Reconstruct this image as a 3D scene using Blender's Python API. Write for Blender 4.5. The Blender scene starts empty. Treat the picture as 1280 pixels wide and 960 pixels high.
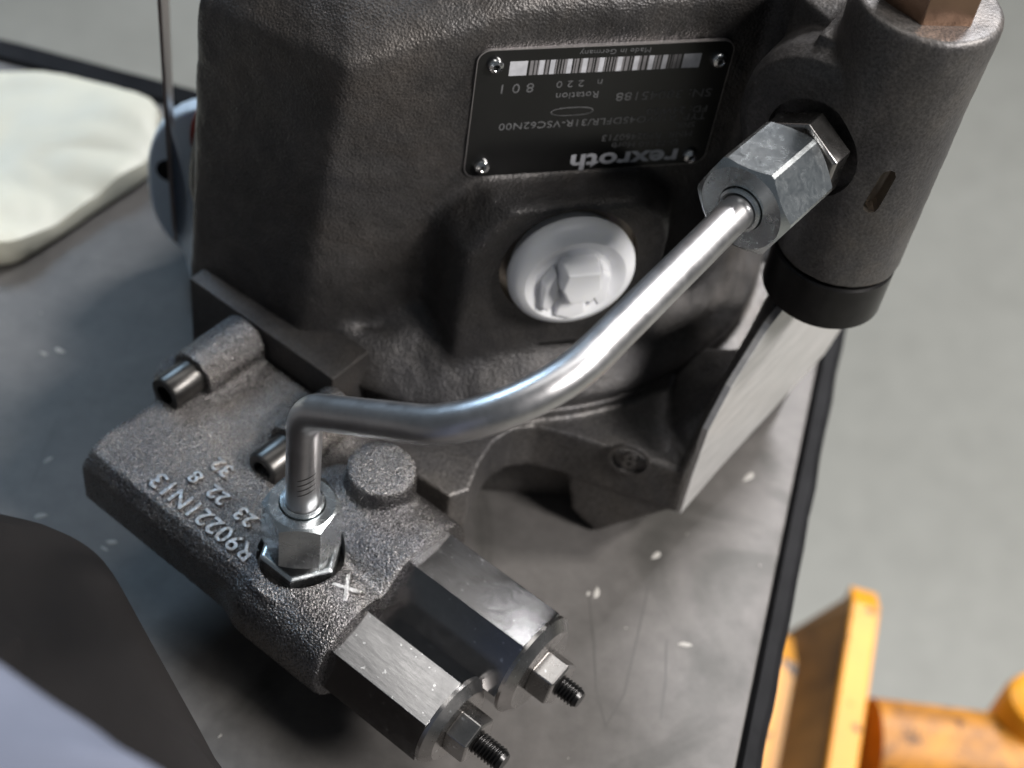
import bpy, bmesh, math, random
from mathutils import Vector, Matrix, noise
random.seed(4)
S = bpy.context.scene
COL = S.collection
R = math.radians
CM = 0.01

# ------------------------------------------------------------------ camera
f_px, pitch, roll, cam_h = 1866.0, R(47), R(10.2), 45.4
fw = Vector((0, math.cos(pitch), -math.sin(pitch)))
dn = -Vector((0, math.sin(pitch), math.cos(pitch)))
rt = Vector((1, 0, 0))
ax = rt * math.cos(roll) - dn * math.sin(roll)
ay = rt * math.sin(roll) + dn * math.cos(roll)
cam = bpy.data.cameras.new('camera')
cam_o = bpy.data.objects.new('camera', cam)
COL.objects.link(cam_o)
m = Matrix((ax, -ay, -fw)).transposed().to_4x4()
m.translation = Vector((0, 0, cam_h)) * CM
cam_o.matrix_world = m
cam.sensor_width = 36
cam.lens = 36 * f_px / 1280
cam.clip_start, cam.clip_end = 0.02, 50
cam.dof.use_dof = True
cam.dof.focus_distance = 0.435
cam.dof.aperture_fstop = 8.3
S.camera = cam_o

# ------------------------------------------------------------------ room light
world = bpy.data.worlds.new('World')
S.world = world
world.use_nodes = True
bg = world.node_tree.nodes['Background']
bg.inputs[0].default_value = (0.80, 0.90, 1.0, 1)
bg.inputs[1].default_value = 0.10


def lamp(name, loc, target, sx, sy, power, col):
    d = bpy.data.lights.new(name, 'AREA')
    d.shape = 'RECTANGLE'
    d.size, d.size_y, d.energy, d.color = sx, sy, power, col
    o = bpy.data.objects.new(name, d)
    COL.objects.link(o)
    o.location = loc
    o.rotation_euler = (Vector(target) - Vector(loc)).to_track_quat('-Z', 'Y').to_euler()
    return o


TGT = (-0.02, 0.32, 0.06)
lamp('hall_lamp', (1.75, 0.66, 1.85), TGT, 0.30, 0.30, 58, (1.0, 0.96, 0.92))
lamp('hall_lamp', (0.95, 2.4, 2.3), TGT, 0.8, 0.5, 98, (0.98, 0.98, 1.0))
lamp('hall_lamp', (1.75, -0.45, 1.8), TGT, 0.6, 0.5, 80, (1.0, 0.97, 0.94))
lamp('ceiling_panel', (-0.25, 0.75, 2.4), TGT, 1.4, 0.7, 9, (1.0, 0.98, 0.95))
lamp('window_lamp', (-2.0, 2.3, 2.2), TGT, 0.9, 0.9, 46, (0.52, 0.75, 1.0))

S.view_settings.view_transform = 'Standard'
S.view_settings.look = 'None'
S.view_settings.exposure = 0.0
S.view_settings.gamma = 1.0

# ------------------------------------------------------------------ materials


def new_mat(name):
    mt = bpy.data.materials.new(name)
    mt.use_nodes = True
    nt = mt.node_tree
    return mt, nt, nt.nodes['Principled BSDF']


def nd(nt, kind, **kw):
    x = nt.nodes.new(kind)
    for k, v in kw.items():
        if k in x.inputs:
            x.inputs[k].default_value = v
        else:
            setattr(x, k, v)
    return x


def ramp(nt, fac, stops):
    r = nt.nodes.new('ShaderNodeValToRGB')
    els = r.color_ramp.elements
    while len(els) < len(stops):
        els.new(0.5)
    for e_, (p_, c_) in zip(els, stops):
        e_.position = p_
        e_.color = (*c_, 1) if len(c_) == 3 else c_
    nt.links.new(fac, r.inputs[0])
    return r


def coords(nt):
    return nt.nodes.new('ShaderNodeTexCoord').outputs['Object']


def noise_n(nt, co, scale, detail=4, rough=0.55, dist=0.0):
    x = nd(nt, 'ShaderNodeTexNoise', Scale=scale, Detail=detail, Roughness=rough, Distortion=dist)
    nt.links.new(co, x.inputs['Vector'])
    return x


def cast_iron(name, dark, light, rough, bump, metal=0.75, grain=900, dist=0.00045, pit=0.25):   # sand cast skin
    mt, nt, p = new_mat(name)
    co = coords(nt)
    big = noise_n(nt, co, 38, 5, 0.6)
    c = ramp(nt, big.outputs['Fac'], [(0.30, dark), (0.70, light)])
    st = noise_n(nt, co, 16, 6, 0.7, 0.8)
    ks = ramp(nt, st.outputs['Fac'], [(0.38, (0.72, 0.74, 0.80)), (0.52, (1, 1, 1)), (0.66, (1.20, 1.13, 1.06))])
    ms = nd(nt, 'ShaderNodeMix', data_type='RGBA', blend_type='MULTIPLY')
    ms.inputs[0].default_value = 0.8
    nt.links.new(c.outputs[0], ms.inputs[6])
    nt.links.new(ks.outputs[0], ms.inputs[7])
    p.inputs['Metallic'].default_value = metal
    fine = noise_n(nt, co, grain, 3, 0.65)
    gr = ramp(nt, fine.outputs['Fac'], [(0.36, (1 - pit,) * 3), (0.50, (1.0,) * 3), (0.64, (1 + pit,) * 3)])
    mg = nd(nt, 'ShaderNodeMix', data_type='RGBA', blend_type='MULTIPLY')
    mg.inputs[0].default_value = 1
    nt.links.new(ms.outputs[2], mg.inputs[6])
    nt.links.new(gr.outputs[0], mg.inputs[7])
    nt.links.new(mg.outputs[2], p.inputs['Base Color'])
    vor = nd(nt, 'ShaderNodeTexVoronoi', Scale=grain * 0.8)
    nt.links.new(co, vor.inputs['Vector'])
    rr = nd(nt, 'ShaderNodeMapRange')
    rr.inputs[3].default_value = rough - 0.10
    rr.inputs[4].default_value = rough + 0.12
    nt.links.new(fine.outputs['Fac'], rr.inputs[0])
    nt.links.new(rr.outputs[0], p.inputs['Roughness'])
    mix = nd(nt, 'ShaderNodeMath', operation='ADD')
    nt.links.new(fine.outputs['Fac'], mix.inputs[0])
    nt.links.new(vor.outputs['Distance'], mix.inputs[1])
    b1 = nd(nt, 'ShaderNodeBump', Strength=bump, Distance=dist)
    nt.links.new(mix.outputs[0], b1.inputs['Height'])
    lump = noise_n(nt, co, 150, 3)
    b2 = nd(nt, 'ShaderNodeBump', Strength=0.05, Distance=0.0010)
    nt.links.new(lump.outputs['Fac'], b2.inputs['Height'])
    nt.links.new(b2.outputs[0], b1.inputs['Normal'])
    nt.links.new(b1.outputs[0], p.inputs['Normal'])
    return mt


def metal_mat(name, dark, light, rough, metal=1.0, scale=60, stretch=(1, 1, 1), bump=0.05, specks=0.0):
    mt, nt, p = new_mat(name)
    co = coords(nt)
    mp = nd(nt, 'ShaderNodeMapping')
    mp.inputs['Scale'].default_value = stretch
    nt.links.new(co, mp.inputs[0])
    a_ = noise_n(nt, mp.outputs[0], scale, 6, 0.65)
    c = ramp(nt, a_.outputs['Fac'], [(0.32, dark), (0.68, light)])
    out = c.outputs[0]
    if specks:
        v = noise_n(nt, co, 420, 2, 0.5)
        k = ramp(nt, v.outputs['Fac'], [(0.68, (0, 0, 0)), (0.74, (1, 1, 1))])
        mx = nd(nt, 'ShaderNodeMix', data_type='RGBA')
        nt.links.new(k.outputs[0], mx.inputs[0])
        nt.links.new(out, mx.inputs[6])
        mx.inputs[7].default_value = (specks, specks, specks, 1)
        out = mx.outputs[2]
    nt.links.new(out, p.inputs['Base Color'])
    p.inputs['Metallic'].default_value = metal
    rr = nd(nt, 'ShaderNodeMapRange')
    rr.inputs[3].default_value = max(0.03, rough - 0.07)
    rr.inputs[4].default_value = rough + 0.1
    nt.links.new(a_.outputs['Fac'], rr.inputs[0])
    nt.links.new(rr.outputs[0], p.inputs['Roughness'])
    b = nd(nt, 'ShaderNodeBump', Strength=bump, Distance=0.0004)
    fi = noise_n(nt, mp.outputs[0], scale * 7, 3)
    nt.links.new(fi.outputs['Fac'], b.inputs['Height'])
    nt.links.new(b.outputs[0], p.inputs['Normal'])
    return mt


def smudged(mt, lo, hi, scale):
    nt = mt.node_tree
    p = nt.nodes['Principled BSDF']
    for l in list(p.inputs['Roughness'].links):
        nt.links.remove(l)
    co = coords(nt)
    a_ = noise_n(nt, co, scale, 6, 0.7, 1.0)
    rr = nd(nt, 'ShaderNodeMapRange')
    rr.inputs[1].default_value, rr.inputs[2].default_value = 0.35, 0.65
    rr.inputs[3].default_value, rr.inputs[4].default_value = lo, hi
    nt.links.new(a_.outputs['Fac'], rr.inputs[0])
    nt.links.new(rr.outputs[0], p.inputs['Roughness'])


def plain(name, col, rough, metal=0.0, var=0.12, scale=50, sss=0.0, bump=0.0):
    mt, nt, p = new_mat(name)
    co = coords(nt)
    a_ = noise_n(nt, co, scale, 5)
    lo = tuple(x * (1 - var) for x in col)
    hi = tuple(min(1, x * (1 + var)) for x in col)
    c = ramp(nt, a_.outputs['Fac'], [(0.3, lo), (0.7, hi)])
    nt.links.new(c.outputs[0], p.inputs['Base Color'])
    p.inputs['Roughness'].default_value = rough
    p.inputs['Metallic'].default_value = metal
    if sss:
        p.inputs['Subsurface Weight'].default_value = sss
        p.inputs['Subsurface Radius'].default_value = (0.006, 0.006, 0.007)
        p.inputs['Subsurface Scale'].default_value = 0.4
    if bump:
        b = nd(nt, 'ShaderNodeBump', Strength=bump, Distance=0.001)
        nt.links.new(a_.outputs['Fac'], b.inputs['Height'])
        nt.links.new(b.outputs[0], p.inputs['Normal'])
    return mt


M = {}
M['housing'] = cast_iron('housing_iron', (0.050, 0.047, 0.046), (0.092, 0.086, 0.083), 0.42, 0.45, 0.6, 1400)
M['block'] = cast_iron('block_iron', (0.165, 0.157, 0.154), (0.245, 0.233, 0.228), 0.26, 1.0, 1.0, 1700, 0.00042, 0.5)
M['comp'] = cast_iron('compensator_iron', (0.075, 0.070, 0.068), (0.115, 0.108, 0.104), 0.45, 0.18, 0.6, 1100)
M['plate_iron'] = cast_iron('port_plate_iron', (0.09, 0.084, 0.08), (0.15, 0.14, 0.133), 0.46, 0.35, 0.7, 900)
M['machined'] = metal_mat('machined_steel', (0.58, 0.57, 0.56), (0.74, 0.72, 0.71), 0.45, 0.75, 40, (1, 1, 6), 0.08)
M['bore'] = metal_mat('machined_bore', (0.20, 0.18, 0.16), (0.34, 0.30, 0.26), 0.35, 0.9, 60)
M['emboss'] = cast_iron('raised_digit_iron', (0.33, 0.315, 0.305), (0.50, 0.48, 0.465), 0.30, 0.5, 0.95, 1500, 0.0003, 0.35)
M['zinc'] = metal_mat('zinc_plated', (0.52, 0.56, 0.58), (0.74, 0.77, 0.78), 0.24, 1.0, 90, (1, 1, 1), 0.04)
M['steel'] = metal_mat('bare_steel', (0.30, 0.29, 0.28), (0.46, 0.44, 0.43), 0.26, 1.0, 80, (1, 1, 1), 0.05, 0.7)
M['tube'] = metal_mat('drawn_tube', (0.46, 0.45, 0.455), (0.60, 0.59, 0.595), 0.36, 1.0, 70, (1, 1, 1), 0.05)
M['hexsteel'] = metal_mat('ground_hex_steel', (0.25, 0.245, 0.245), (0.31, 0.305, 0.305), 0.18, 1.0, 55, (0.25, 1, 1), 0.06, 0.6)
smudged(M['tube'], 0.32, 0.39, 180)
smudged(M['zinc'], 0.21, 0.29, 260)
smudged(M['hexsteel'], 0.14, 0.20, 160)
M['black'] = plain('black_oxide', (0.018, 0.017, 0.017), 0.30, 0.6, 0.2, 200)
M['bolt'] = metal_mat('black_bolt', (0.05, 0.048, 0.046), (0.09, 0.086, 0.082), 0.30, 0.9, 90)
M['thread'] = plain('thread_black', (0.035, 0.034, 0.034), 0.30, 0.9, 0.2, 200)
M['brass'] = plain('copper_tint', (0.42, 0.27, 0.19), 0.25, 1.0, 0.15, 60)
M['label'] = plain('label_black', (0.006, 0.006, 0.006), 0.28, 0.0, 0.2, 60)
M['label_edge'] = plain('label_aluminium', (0.55, 0.52, 0.52), 0.35, 0.9, 0.1, 60)
M['ink'] = plain('print_grey', (0.50, 0.50, 0.53), 0.5, 0.0, 0.15, 300)
M['faint'] = plain('engraved_grey', (0.11, 0.11, 0.113), 0.5, 0.0, 0.3, 500)
M['mid'] = plain('print_mid_grey', (0.20, 0.19, 0.195), 0.5, 0.0, 0.15, 300)
M['rivet'] = metal_mat('rivet_steel', (0.62, 0.62, 0.62), (0.80, 0.80, 0.80), 0.16, 1.0, 90)
M['plug'] = plain('white_polyethylene', (0.90, 0.90, 0.92), 0.30, 0.0, 0.03, 40, 0.35)
M['bag'] = plain('white_wrap', (0.66, 0.64, 0.53), 0.5, 0.0, 0.10, 12, 0.1, 0.4)
M['blue'] = plain('pale_blue_plastic', (0.62, 0.72, 0.82), 0.4, 0.0, 0.05, 30, 0.2)
M['red'] = plain('dark_red_plastic', (0.16, 0.014, 0.008), 0.35, 0.0, 0.1, 40)
M['sheet'] = metal_mat('thin_sheet', (0.30, 0.24, 0.22), (0.46, 0.38, 0.35), 0.35, 0.9, 30)
M['rubber'] = plain('black_rubber', (0.010, 0.010, 0.011), 0.5, 0.0, 0.3, 60, 0, 0.4)
M['rubber'].node_tree.nodes['Principled BSDF'].inputs['Specular IOR Level'].default_value = 0.06


M['cloth_dark'] = plain('dark_brown_cloth', (0.015, 0.0135, 0.0132), 0.9, 0.0, 0.10, 40, 0, 0.3)  # tone of a shadow on the bench, put into the colour
M['cloth_pale'] = plain('blue_grey_cloth', (0.105, 0.115, 0.15), 0.9, 0.0, 0.06, 40, 0, 0.3)  # tone of a lit patch of bench, put into the colour
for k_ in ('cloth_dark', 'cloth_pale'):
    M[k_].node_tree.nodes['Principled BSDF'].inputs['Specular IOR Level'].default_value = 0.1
M['pen'] = plain('pen_ink', (0.07, 0.066, 0.062), 0.5)
M['fleck'] = plain('pale_fleck', (0.36, 0.345, 0.32), 0.5, 0.0, 0.3)


def bench_steel():
    mt, nt, p = new_mat('bench_steel')
    co = coords(nt)
    big = noise_n(nt, co, 5.0, 6, 0.62, 0.6)
    c = ramp(nt, big.outputs['Fac'], [(0.30, (0.080, 0.075, 0.070)), (0.50, (0.118, 0.110, 0.105)), (0.72, (0.155, 0.143, 0.137))])
    fine = noise_n(nt, co, 120, 6, 0.7)
    c2 = ramp(nt, fine.outputs['Fac'], [(0.30, (0.80, 0.80, 0.80)), (0.70, (1.1, 1.1, 1.1))])
    mul = nd(nt, 'ShaderNodeMix', data_type='RGBA', blend_type='MULTIPLY')
    mul.inputs[0].default_value = 1
    nt.links.new(c.outputs[0], mul.inputs[6])
    nt.links.new(c2.outputs[0], mul.inputs[7])
    # oily smears
    sm_ = noise_n(nt, co, 11, 4, 0.55, 1.2)
    k3 = ramp(nt, sm_.outputs['Fac'], [(0.34, (0.55, 0.56, 0.54)), (0.46, (1, 1, 1))])
    mul3 = nd(nt, 'ShaderNodeMix', data_type='RGBA', blend_type='MULTIPLY')
    mul3.inputs[0].default_value = 1
    nt.links.new(mul.outputs[2], mul3.inputs[6])
    nt.links.new(k3.outputs[0], mul3.inputs[7])
    mul = mul3
    # long faint scratches
    mp = nd(nt, 'ShaderNodeMapping')
    mp.inputs['Scale'].default_value = (1, 0.06, 1)
    mp.inputs['Rotation'].default_value = (0, 0, 0.25)
    nt.links.new(co, mp.inputs[0])
    scr = noise_n(nt, mp.outputs[0], 160, 3, 0.6, 0.3)
    ks = ramp(nt, scr.outputs['Fac'], [(0.24, (0.7, 0.7, 0.7)), (0.33, (1, 1, 1))])
    mul2 = nd(nt, 'ShaderNodeMix', data_type='RGBA', blend_type='MULTIPLY')
    mul2.inputs[0].default_value = 0.6
    nt.links.new(mul.outputs[2], mul2.inputs[6])
    nt.links.new(ks.outputs[0], mul2.inputs[7])
    nt.links.new(mul2.outputs[2], p.inputs['Base Color'])
    p.inputs['Metallic'].default_value = 0.2
    rr = nd(nt, 'ShaderNodeMapRange')
    rr.inputs[3].default_value = 0.42
    rr.inputs[4].default_value = 0.62
    nt.links.new(big.outputs['Fac'], rr.inputs[0])
    nt.links.new(rr.outputs[0], p.inputs['Roughness'])
    b = nd(nt, 'ShaderNodeBump', Strength=0.12, Distance=0.0006)
    nt.links.new(fine.outputs['Fac'], b.inputs['Height'])
    nt.links.new(b.outputs[0], p.inputs['Normal'])
    return mt


M['bench'] = bench_steel()


def yellow_paint():
    mt, nt, p = new_mat('chipped_yellow_paint')
    co = coords(nt)
    a_ = noise_n(nt, co, 9, 6, 0.7)
    c = ramp(nt, a_.outputs['Fac'], [(0.35, (0.58, 0.22, 0.005)), (0.65, (0.68, 0.29, 0.010))])
    ch = noise_n(nt, co, 42, 5, 0.65)
    k = ramp(nt, ch.outputs['Fac'], [(0.60, (0, 0, 0)), (0.625, (1, 1, 1))])
    mx = nd(nt, 'ShaderNodeMix', data_type='RGBA')
    nt.links.new(k.outputs[0], mx.inputs[0])
    nt.links.new(c.outputs[0], mx.inputs[6])
    mx.inputs[7].default_value = (0.05, 0.035, 0.025, 1)
    nt.links.new(mx.outputs[2], p.inputs['Base Color'])
    p.inputs['Roughness'].default_value = 0.45
    b = nd(nt, 'ShaderNodeBump', Strength=0.4, Distance=0.0008, invert=True)
    nt.links.new(k.outputs[0], b.inputs['Height'])
    nt.links.new(b.outputs[0], p.inputs['Normal'])
    return mt


M['yellow'] = yellow_paint()
M['rusty'] = plain('worn_orange_paint', (0.16, 0.07, 0.016), 0.5, 0.0, 0.5, 22, 0, 0.3)  # worn orange paint, darkened to hold the shade of the turned-away face


def worn_paint():
    mt, nt, p = new_mat('worn_yellow_paint')
    co = coords(nt)
    a_ = noise_n(nt, co, 11, 6, 0.7, 0.4)
    c = ramp(nt, a_.outputs['Fac'], [(0.36, (0.09, 0.045, 0.022)), (0.46, (0.30, 0.125, 0.020)), (0.60, (0.56, 0.23, 0.016))])
    ch = noise_n(nt, co, 55, 5, 0.7)
    k = ramp(nt, ch.outputs['Fac'], [(0.58, (1, 1, 1)), (0.62, (0.25, 0.22, 0.2))])
    mul = nd(nt, 'ShaderNodeMix', data_type='RGBA', blend_type='MULTIPLY')
    mul.inputs[0].default_value = 1
    nt.links.new(c.outputs[0], mul.inputs[6])
    nt.links.new(k.outputs[0], mul.inputs[7])
    nt.links.new(mul.outputs[2], p.inputs['Base Color'])
    p.inputs['Roughness'].default_value = 0.5
    return mt


M['worn'] = worn_paint()


def floor_mat():
    mt, nt, p = new_mat('painted_concrete')
    co = coords(nt)
    a_ = noise_n(nt, co, 1.6, 6, 0.6)
    c = ramp(nt, a_.outputs['Fac'], [(0.3, (0.172, 0.170, 0.150)), (0.7, (0.222, 0.220, 0.198))])
    f_ = noise_n(nt, co, 26, 6, 0.75)
    c2 = ramp(nt, f_.outputs['Fac'], [(0.3, (0.88, 0.88, 0.88)), (0.7, (1.05, 1.05, 1.05))])
    mul = nd(nt, 'ShaderNodeMix', data_type='RGBA', blend_type='MULTIPLY')
    mul.inputs[0].default_value = 1
    nt.links.new(c.outputs[0], mul.inputs[6])
    nt.links.new(c2.outputs[0], mul.inputs[7])
    nt.links.new(mul.outputs[2], p.inputs['Base Color'])
    p.inputs['Roughness'].default_value = 0.6
    return mt


M['floor'] = floor_mat()

# ------------------------------------------------------------------ mesh helpers (centimetres in, metres out)


def new_bm():
    return bmesh.new()


def hull(bm, pts):
    vs = [bm.verts.new(p) for p in pts]
    r = bmesh.ops.convex_hull(bm, input=vs)
    dead = [v for v in r['geom_interior'] if isinstance(v, bmesh.types.BMVert)] + \
           [v for v in r['geom_unused'] if isinstance(v, bmesh.types.BMVert)]
    if dead:
        bmesh.ops.delete(bm, geom=list(set(dead)), context='VERTS')
    bmesh.ops.recalc_face_normals(bm, faces=bm.faces[:])


def frame(d):
    d = Vector(d).normalized()
    h = Vector((0, 0, 1)) if abs(d.z) < 0.9 else Vector((1, 0, 0))
    x = h.cross(d).normalized()
    return x, d.cross(x).normalized(), d


def loft(bm, rings, cap=True, smooth=True):
    vr = [[bm.verts.new(p) for p in r] for r in rings]
    n = len(vr[0])
    for i in range(len(vr) - 1):
        for j in range(n):
            fc = bm.faces.new((vr[i][j], vr[i][(j + 1) % n], vr[i + 1][(j + 1) % n], vr[i + 1][j]))
            fc.smooth = smooth
    if cap:
        bm.faces.new(vr[0][::-1])
        bm.faces.new(vr[-1])
    return vr


def lathe(bm, p0, d, prof, seg=32, smooth=True, cap=True):
    """prof: list of (t, r) along d from p0"""
    x, y, z = frame(d)
    p0 = Vector(p0)
    rings = []
    for t, r in prof:
        rings.append([p0 + z * t + (x * math.cos(k * 2 * math.pi / seg) + y * math.sin(k * 2 * math.pi / seg)) * r for k in range(seg)])
    loft(bm, rings, cap, smooth)


def cyl(bm, p0, p1, r, seg=32, smooth=True):
    p0, p1 = Vector(p0), Vector(p1)
    lathe(bm, p0, p1 - p0, [(0, r), ((p1 - p0).length, r)], seg, smooth)


def ring_tube(bm, p0, d, prof, seg=40, smooth=True):
    """closed profile swept round an axis (a hollow ring)"""
    x, y, z = frame(d)
    p0 = Vector(p0)
    n = len(prof)
    vs = []
    for k in range(seg):
        a_ = k * 2 * math.pi / seg
        vs.append([bm.verts.new(p0 + z * t + (x * math.cos(a_) + y * math.sin(a_)) * r) for t, r in prof])
    for k in range(seg):
        for i in range(n):
            fc = bm.faces.new((vs[k][i], vs[k][(i + 1) % n], vs[(k + 1) % seg][(i + 1) % n], vs[(k + 1) % seg][i]))
            fc.smooth = smooth


def box(bm, a0, a1, b0, b1, z0, z1):
    hull(bm, [(a_, b_, z_) for a_ in (a0, a1) for b_ in (b0, b1) for z_ in (z0, z1)])


def hexagon(bm, p0, d, af, length, ref, rot=0.0, ch=0.12, both=True, sides=6):
    """hex bar chamfered at its ends; ref is the direction of a flat's normal at rot=0"""
    d = Vector(d).normalized()
    ref = Vector(ref)
    x = (ref - d * ref.dot(d)).normalized()
    y = d.cross(x)
    rc = af / 2 / math.cos(math.pi / sides)
    p0 = Vector(p0)

    def ring(t, k):
        return [p0 + d * t + (x * math.cos(rot + math.pi / sides + j * 2 * math.pi / sides) +
                              y * math.sin(rot + math.pi / sides + j * 2 * math.pi / sides)) * rc * k for j in range(sides)]
    rings = []
    k = 1 - ch / rc
    if both:
        rings.append(ring(0, k))
        rings.append(ring(ch * 0.55, 1))
    else:
        rings.append(ring(0, 1))
    rings += [ring(length - ch * 0.55, 1), ring(length, k)]
    loft(bm, rings, True, False)


def link(name, bm, mat, parent=None, smooth=None, bevel=0.0, bseg=2):
    bmesh.ops.recalc_face_normals(bm, faces=bm.faces[:])
    bmesh.ops.scale(bm, vec=(CM, CM, CM), verts=bm.verts[:])
    for e_ in bm.edges:
        if len(e_.link_faces) == 2 and e_.calc_face_angle(0) > R(32):
            e_.smooth = False
    me = bpy.data.meshes.new(name)
    bm.to_mesh(me)
    bm.free()
    for mt in (mat if isinstance(mat, (list, tuple)) else [mat]):
        me.materials.append(mt)
    o = bpy.data.objects.new(name, me)
    COL.objects.link(o)
    if parent:
        o.parent = parent
    if smooth is not None:
        for p in me.polygons:
            p.use_smooth = smooth
    if bevel:
        md = o.modifiers.new('bevel', 'BEVEL')
        md.width = bevel * CM
        md.segments = bseg
        md.limit_method = 'ANGLE'
        md.angle_limit = R(25)
        md.harden_normals = False
        bake(o)
    return o


def bake(o):
    dg = bpy.context.evaluated_depsgraph_get()
    dg.update()
    me = bpy.data.meshes.new_from_object(o.evaluated_get(dg))
    me.name = o.name
    old = o.data
    o.modifiers.clear()
    o.data = me
    bpy.data.meshes.remove(old)


def cast(name, bm, mat, parent, voxel, iters, cutters=(), rough=0.0):
    """a casting: overlapping solids fused, their inner corners softened to fillets, then machined"""
    o = link(name, bm, mat, parent, True)
    md = o.modifiers.new('fuse', 'REMESH')
    md.mode = 'VOXEL'
    md.voxel_size = voxel * CM
    md.use_smooth_shade = True
    sm = o.modifiers.new('fillet', 'SMOOTH')
    sm.factor, sm.iterations = 0.5, iters
    bake(o)
    if rough:
        me = o.data
        nor = [n_.vector.copy() for n_ in me.vertex_normals]
        flat = []
        for v, n_ in zip(me.vertices, nor):
            c = v.co / CM
            flat.extend(v.co + n_ * (noise.noise(c * 1.1) * rough + noise.noise(c * 3.3) * rough * 0.45) * CM)
        me.vertices.foreach_set('co', flat)
        me.update()
    for cb, cm in cutters:
        if cm not in list(o.data.materials):
            o.data.materials.append(cm)
        c = link('cutter', cb, cm)
        c.parent = parent
        bl = o.modifiers.new('cut', 'BOOLEAN')
        bl.operation = 'DIFFERENCE'
        bl.solver = 'EXACT'
        bl.material_mode = 'TRANSFER'
        bl.object = c
        bake(o)
        bpy.data.objects.remove(c)
    return o


def text(name, body, mat, parent, origin, ux, uy, size, depth=0.02, align='LEFT', bold=0.0, sx=1.0, bev=0.0):
    """lettering as real, slightly raised mesh; ux reading direction, uy letter-up (both local, unit)"""
    cu = bpy.data.curves.new(name, 'FONT')
    cu.body = body
    cu.size = size * CM
    cu.align_x = align
    cu.align_y = 'CENTER'
    cu.extrude = depth * 0.5 * CM
    cu.offset = bold * CM
    cu.bevel_depth = bev * CM
    cu.resolution_u = 3
    cu.space_character = 1.05
    o = bpy.data.objects.new(name, cu)
    COL.objects.link(o)
    dg = bpy.context.evaluated_depsgraph_get()
    dg.update()
    me = bpy.data.meshes.new_from_object(o.evaluated_get(dg))
    bpy.data.objects.remove(o)
    bpy.data.curves.remove(cu)
    ux, uy = Vector(ux).normalized(), Vector(uy).normalized()
    uz = ux.cross(uy)
    mtx = Matrix((ux * sx, uy, uz)).transposed().to_4x4()
    mtx.translation = Vector(origin) * CM
    me.transform(mtx)
    me.materials.clear()
    me.materials.append(mat)
    me.name = name
    o = bpy.data.objects.new(name, me)
    COL.objects.link(o)
    o.parent = parent
    return o


def empty(name, loc, rz, label, cat, group=None):
    o = bpy.data.objects.new(name, None)
    o.empty_display_size = 0.05
    COL.objects.link(o)
    o.location = Vector(loc) * CM
    o.rotation_euler = (0, 0, rz)
    o['label'], o['category'] = label, cat
    if group:
        o['group'] = group
    return o


def tube_path(bm, pts, r, seg=28, cap=True):
    n = len(pts)
    pts = [Vector(p) for p in pts]
    t0 = (pts[1] - pts[0]).normalized()
    x, y, _ = frame(t0)
    rings = []
    pt = t0
    for i in range(n):
        t = (pts[min(i + 1, n - 1)] - pts[max(i - 1, 0)]).normalized()
        q = pt.rotation_difference(t)
        x = (q @ x)
        x = (x - t * x.dot(t)).normalized()
        y = t.cross(x)
        pt = t
        rr = r(i / (n - 1)) if callable(r) else r
        rings.append([pts[i] + (x * math.cos(k * 2 * math.pi / seg) + y * math.sin(k * 2 * math.pi / seg)) * rr for k in range(seg)])
    loft(bm, rings, cap, True)


def fillet_path(ctrl, radii, n=16):
    """polyline with its corners rounded"""
    ctrl = [Vector(p) for p in ctrl]
    out = [ctrl[0]]
    for i in range(1, len(ctrl) - 1):
        p, a_, b_ = ctrl[i], ctrl[i - 1], ctrl[i + 1]
        d1, d2 = (a_ - p).normalized(), (b_ - p).normalized()
        ang = d1.angle(d2)
        L = radii[i - 1] / math.tan(ang / 2)
        s, e_ = p + d1 * L, p + d2 * L
        c = p + (d1 + d2).normalized() * (radii[i - 1] / math.sin(ang / 2))
        v0, v1 = s - c, e_ - c
        tot = v0.angle(v1)
        axv = v0.cross(v1).normalized()
        out.append(p + d1 * (L + 0.001 + 0))
        for k in range(n + 1):
            out.append(c + Matrix.Rotation(tot * k / n, 3, axv) @ v0)
    out.append(ctrl[-1])
    res = [out[0]]
    for q in out[1:]:
        if (q - res[-1]).length > 0.02:
            res.append(q)
    fin = [res[0]]
    for q in res[1:]:
        L = (q - fin[-1]).length
        k = max(1, int(L / 0.8))
        st = fin[-1]
        for i in range(1, k + 1):
            fin.append(st.lerp(q, i / k))
    return fin


# ------------------------------------------------------------------ floor and bench
FL = -85.0
bm = new_bm()
vs = [bm.verts.new(p) for p in ((-900, -400, FL), (900, -400, FL), (900, 1200, FL), (-900, 1200, FL))]
bm.faces.new(vs)
o = link('floor', bm, M['floor'])
o['kind'] = 'structure'

ea, eb = Vector((13.81, 48.7, 0)), Vector((10.46, 26.57, 0))      # right edge
fa, fb = Vector((-27.68, 58.7, 0)), Vector((-19.81, 57.73, 0))    # far edge
dr, df = (eb - ea).normalized(), (fa - fb).normalized()
# corner of the two edges
den = dr.x * df.y - dr.y * df.x
tt = ((fb - ea).x * df.y - (fb - ea).y * df.x) / den
corner = ea + dr * tt
bench = empty('workbench', (corner.x, corner.y, 0), 0, 'worn grey steel workbench top with black rubber edging under the pump', 'workbench')


def bp(i, j, z):   # i cm along the far edge to the left, j cm along the right edge towards the camera
    return dr * j + df * i + Vector((0, 0, z))


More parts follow.
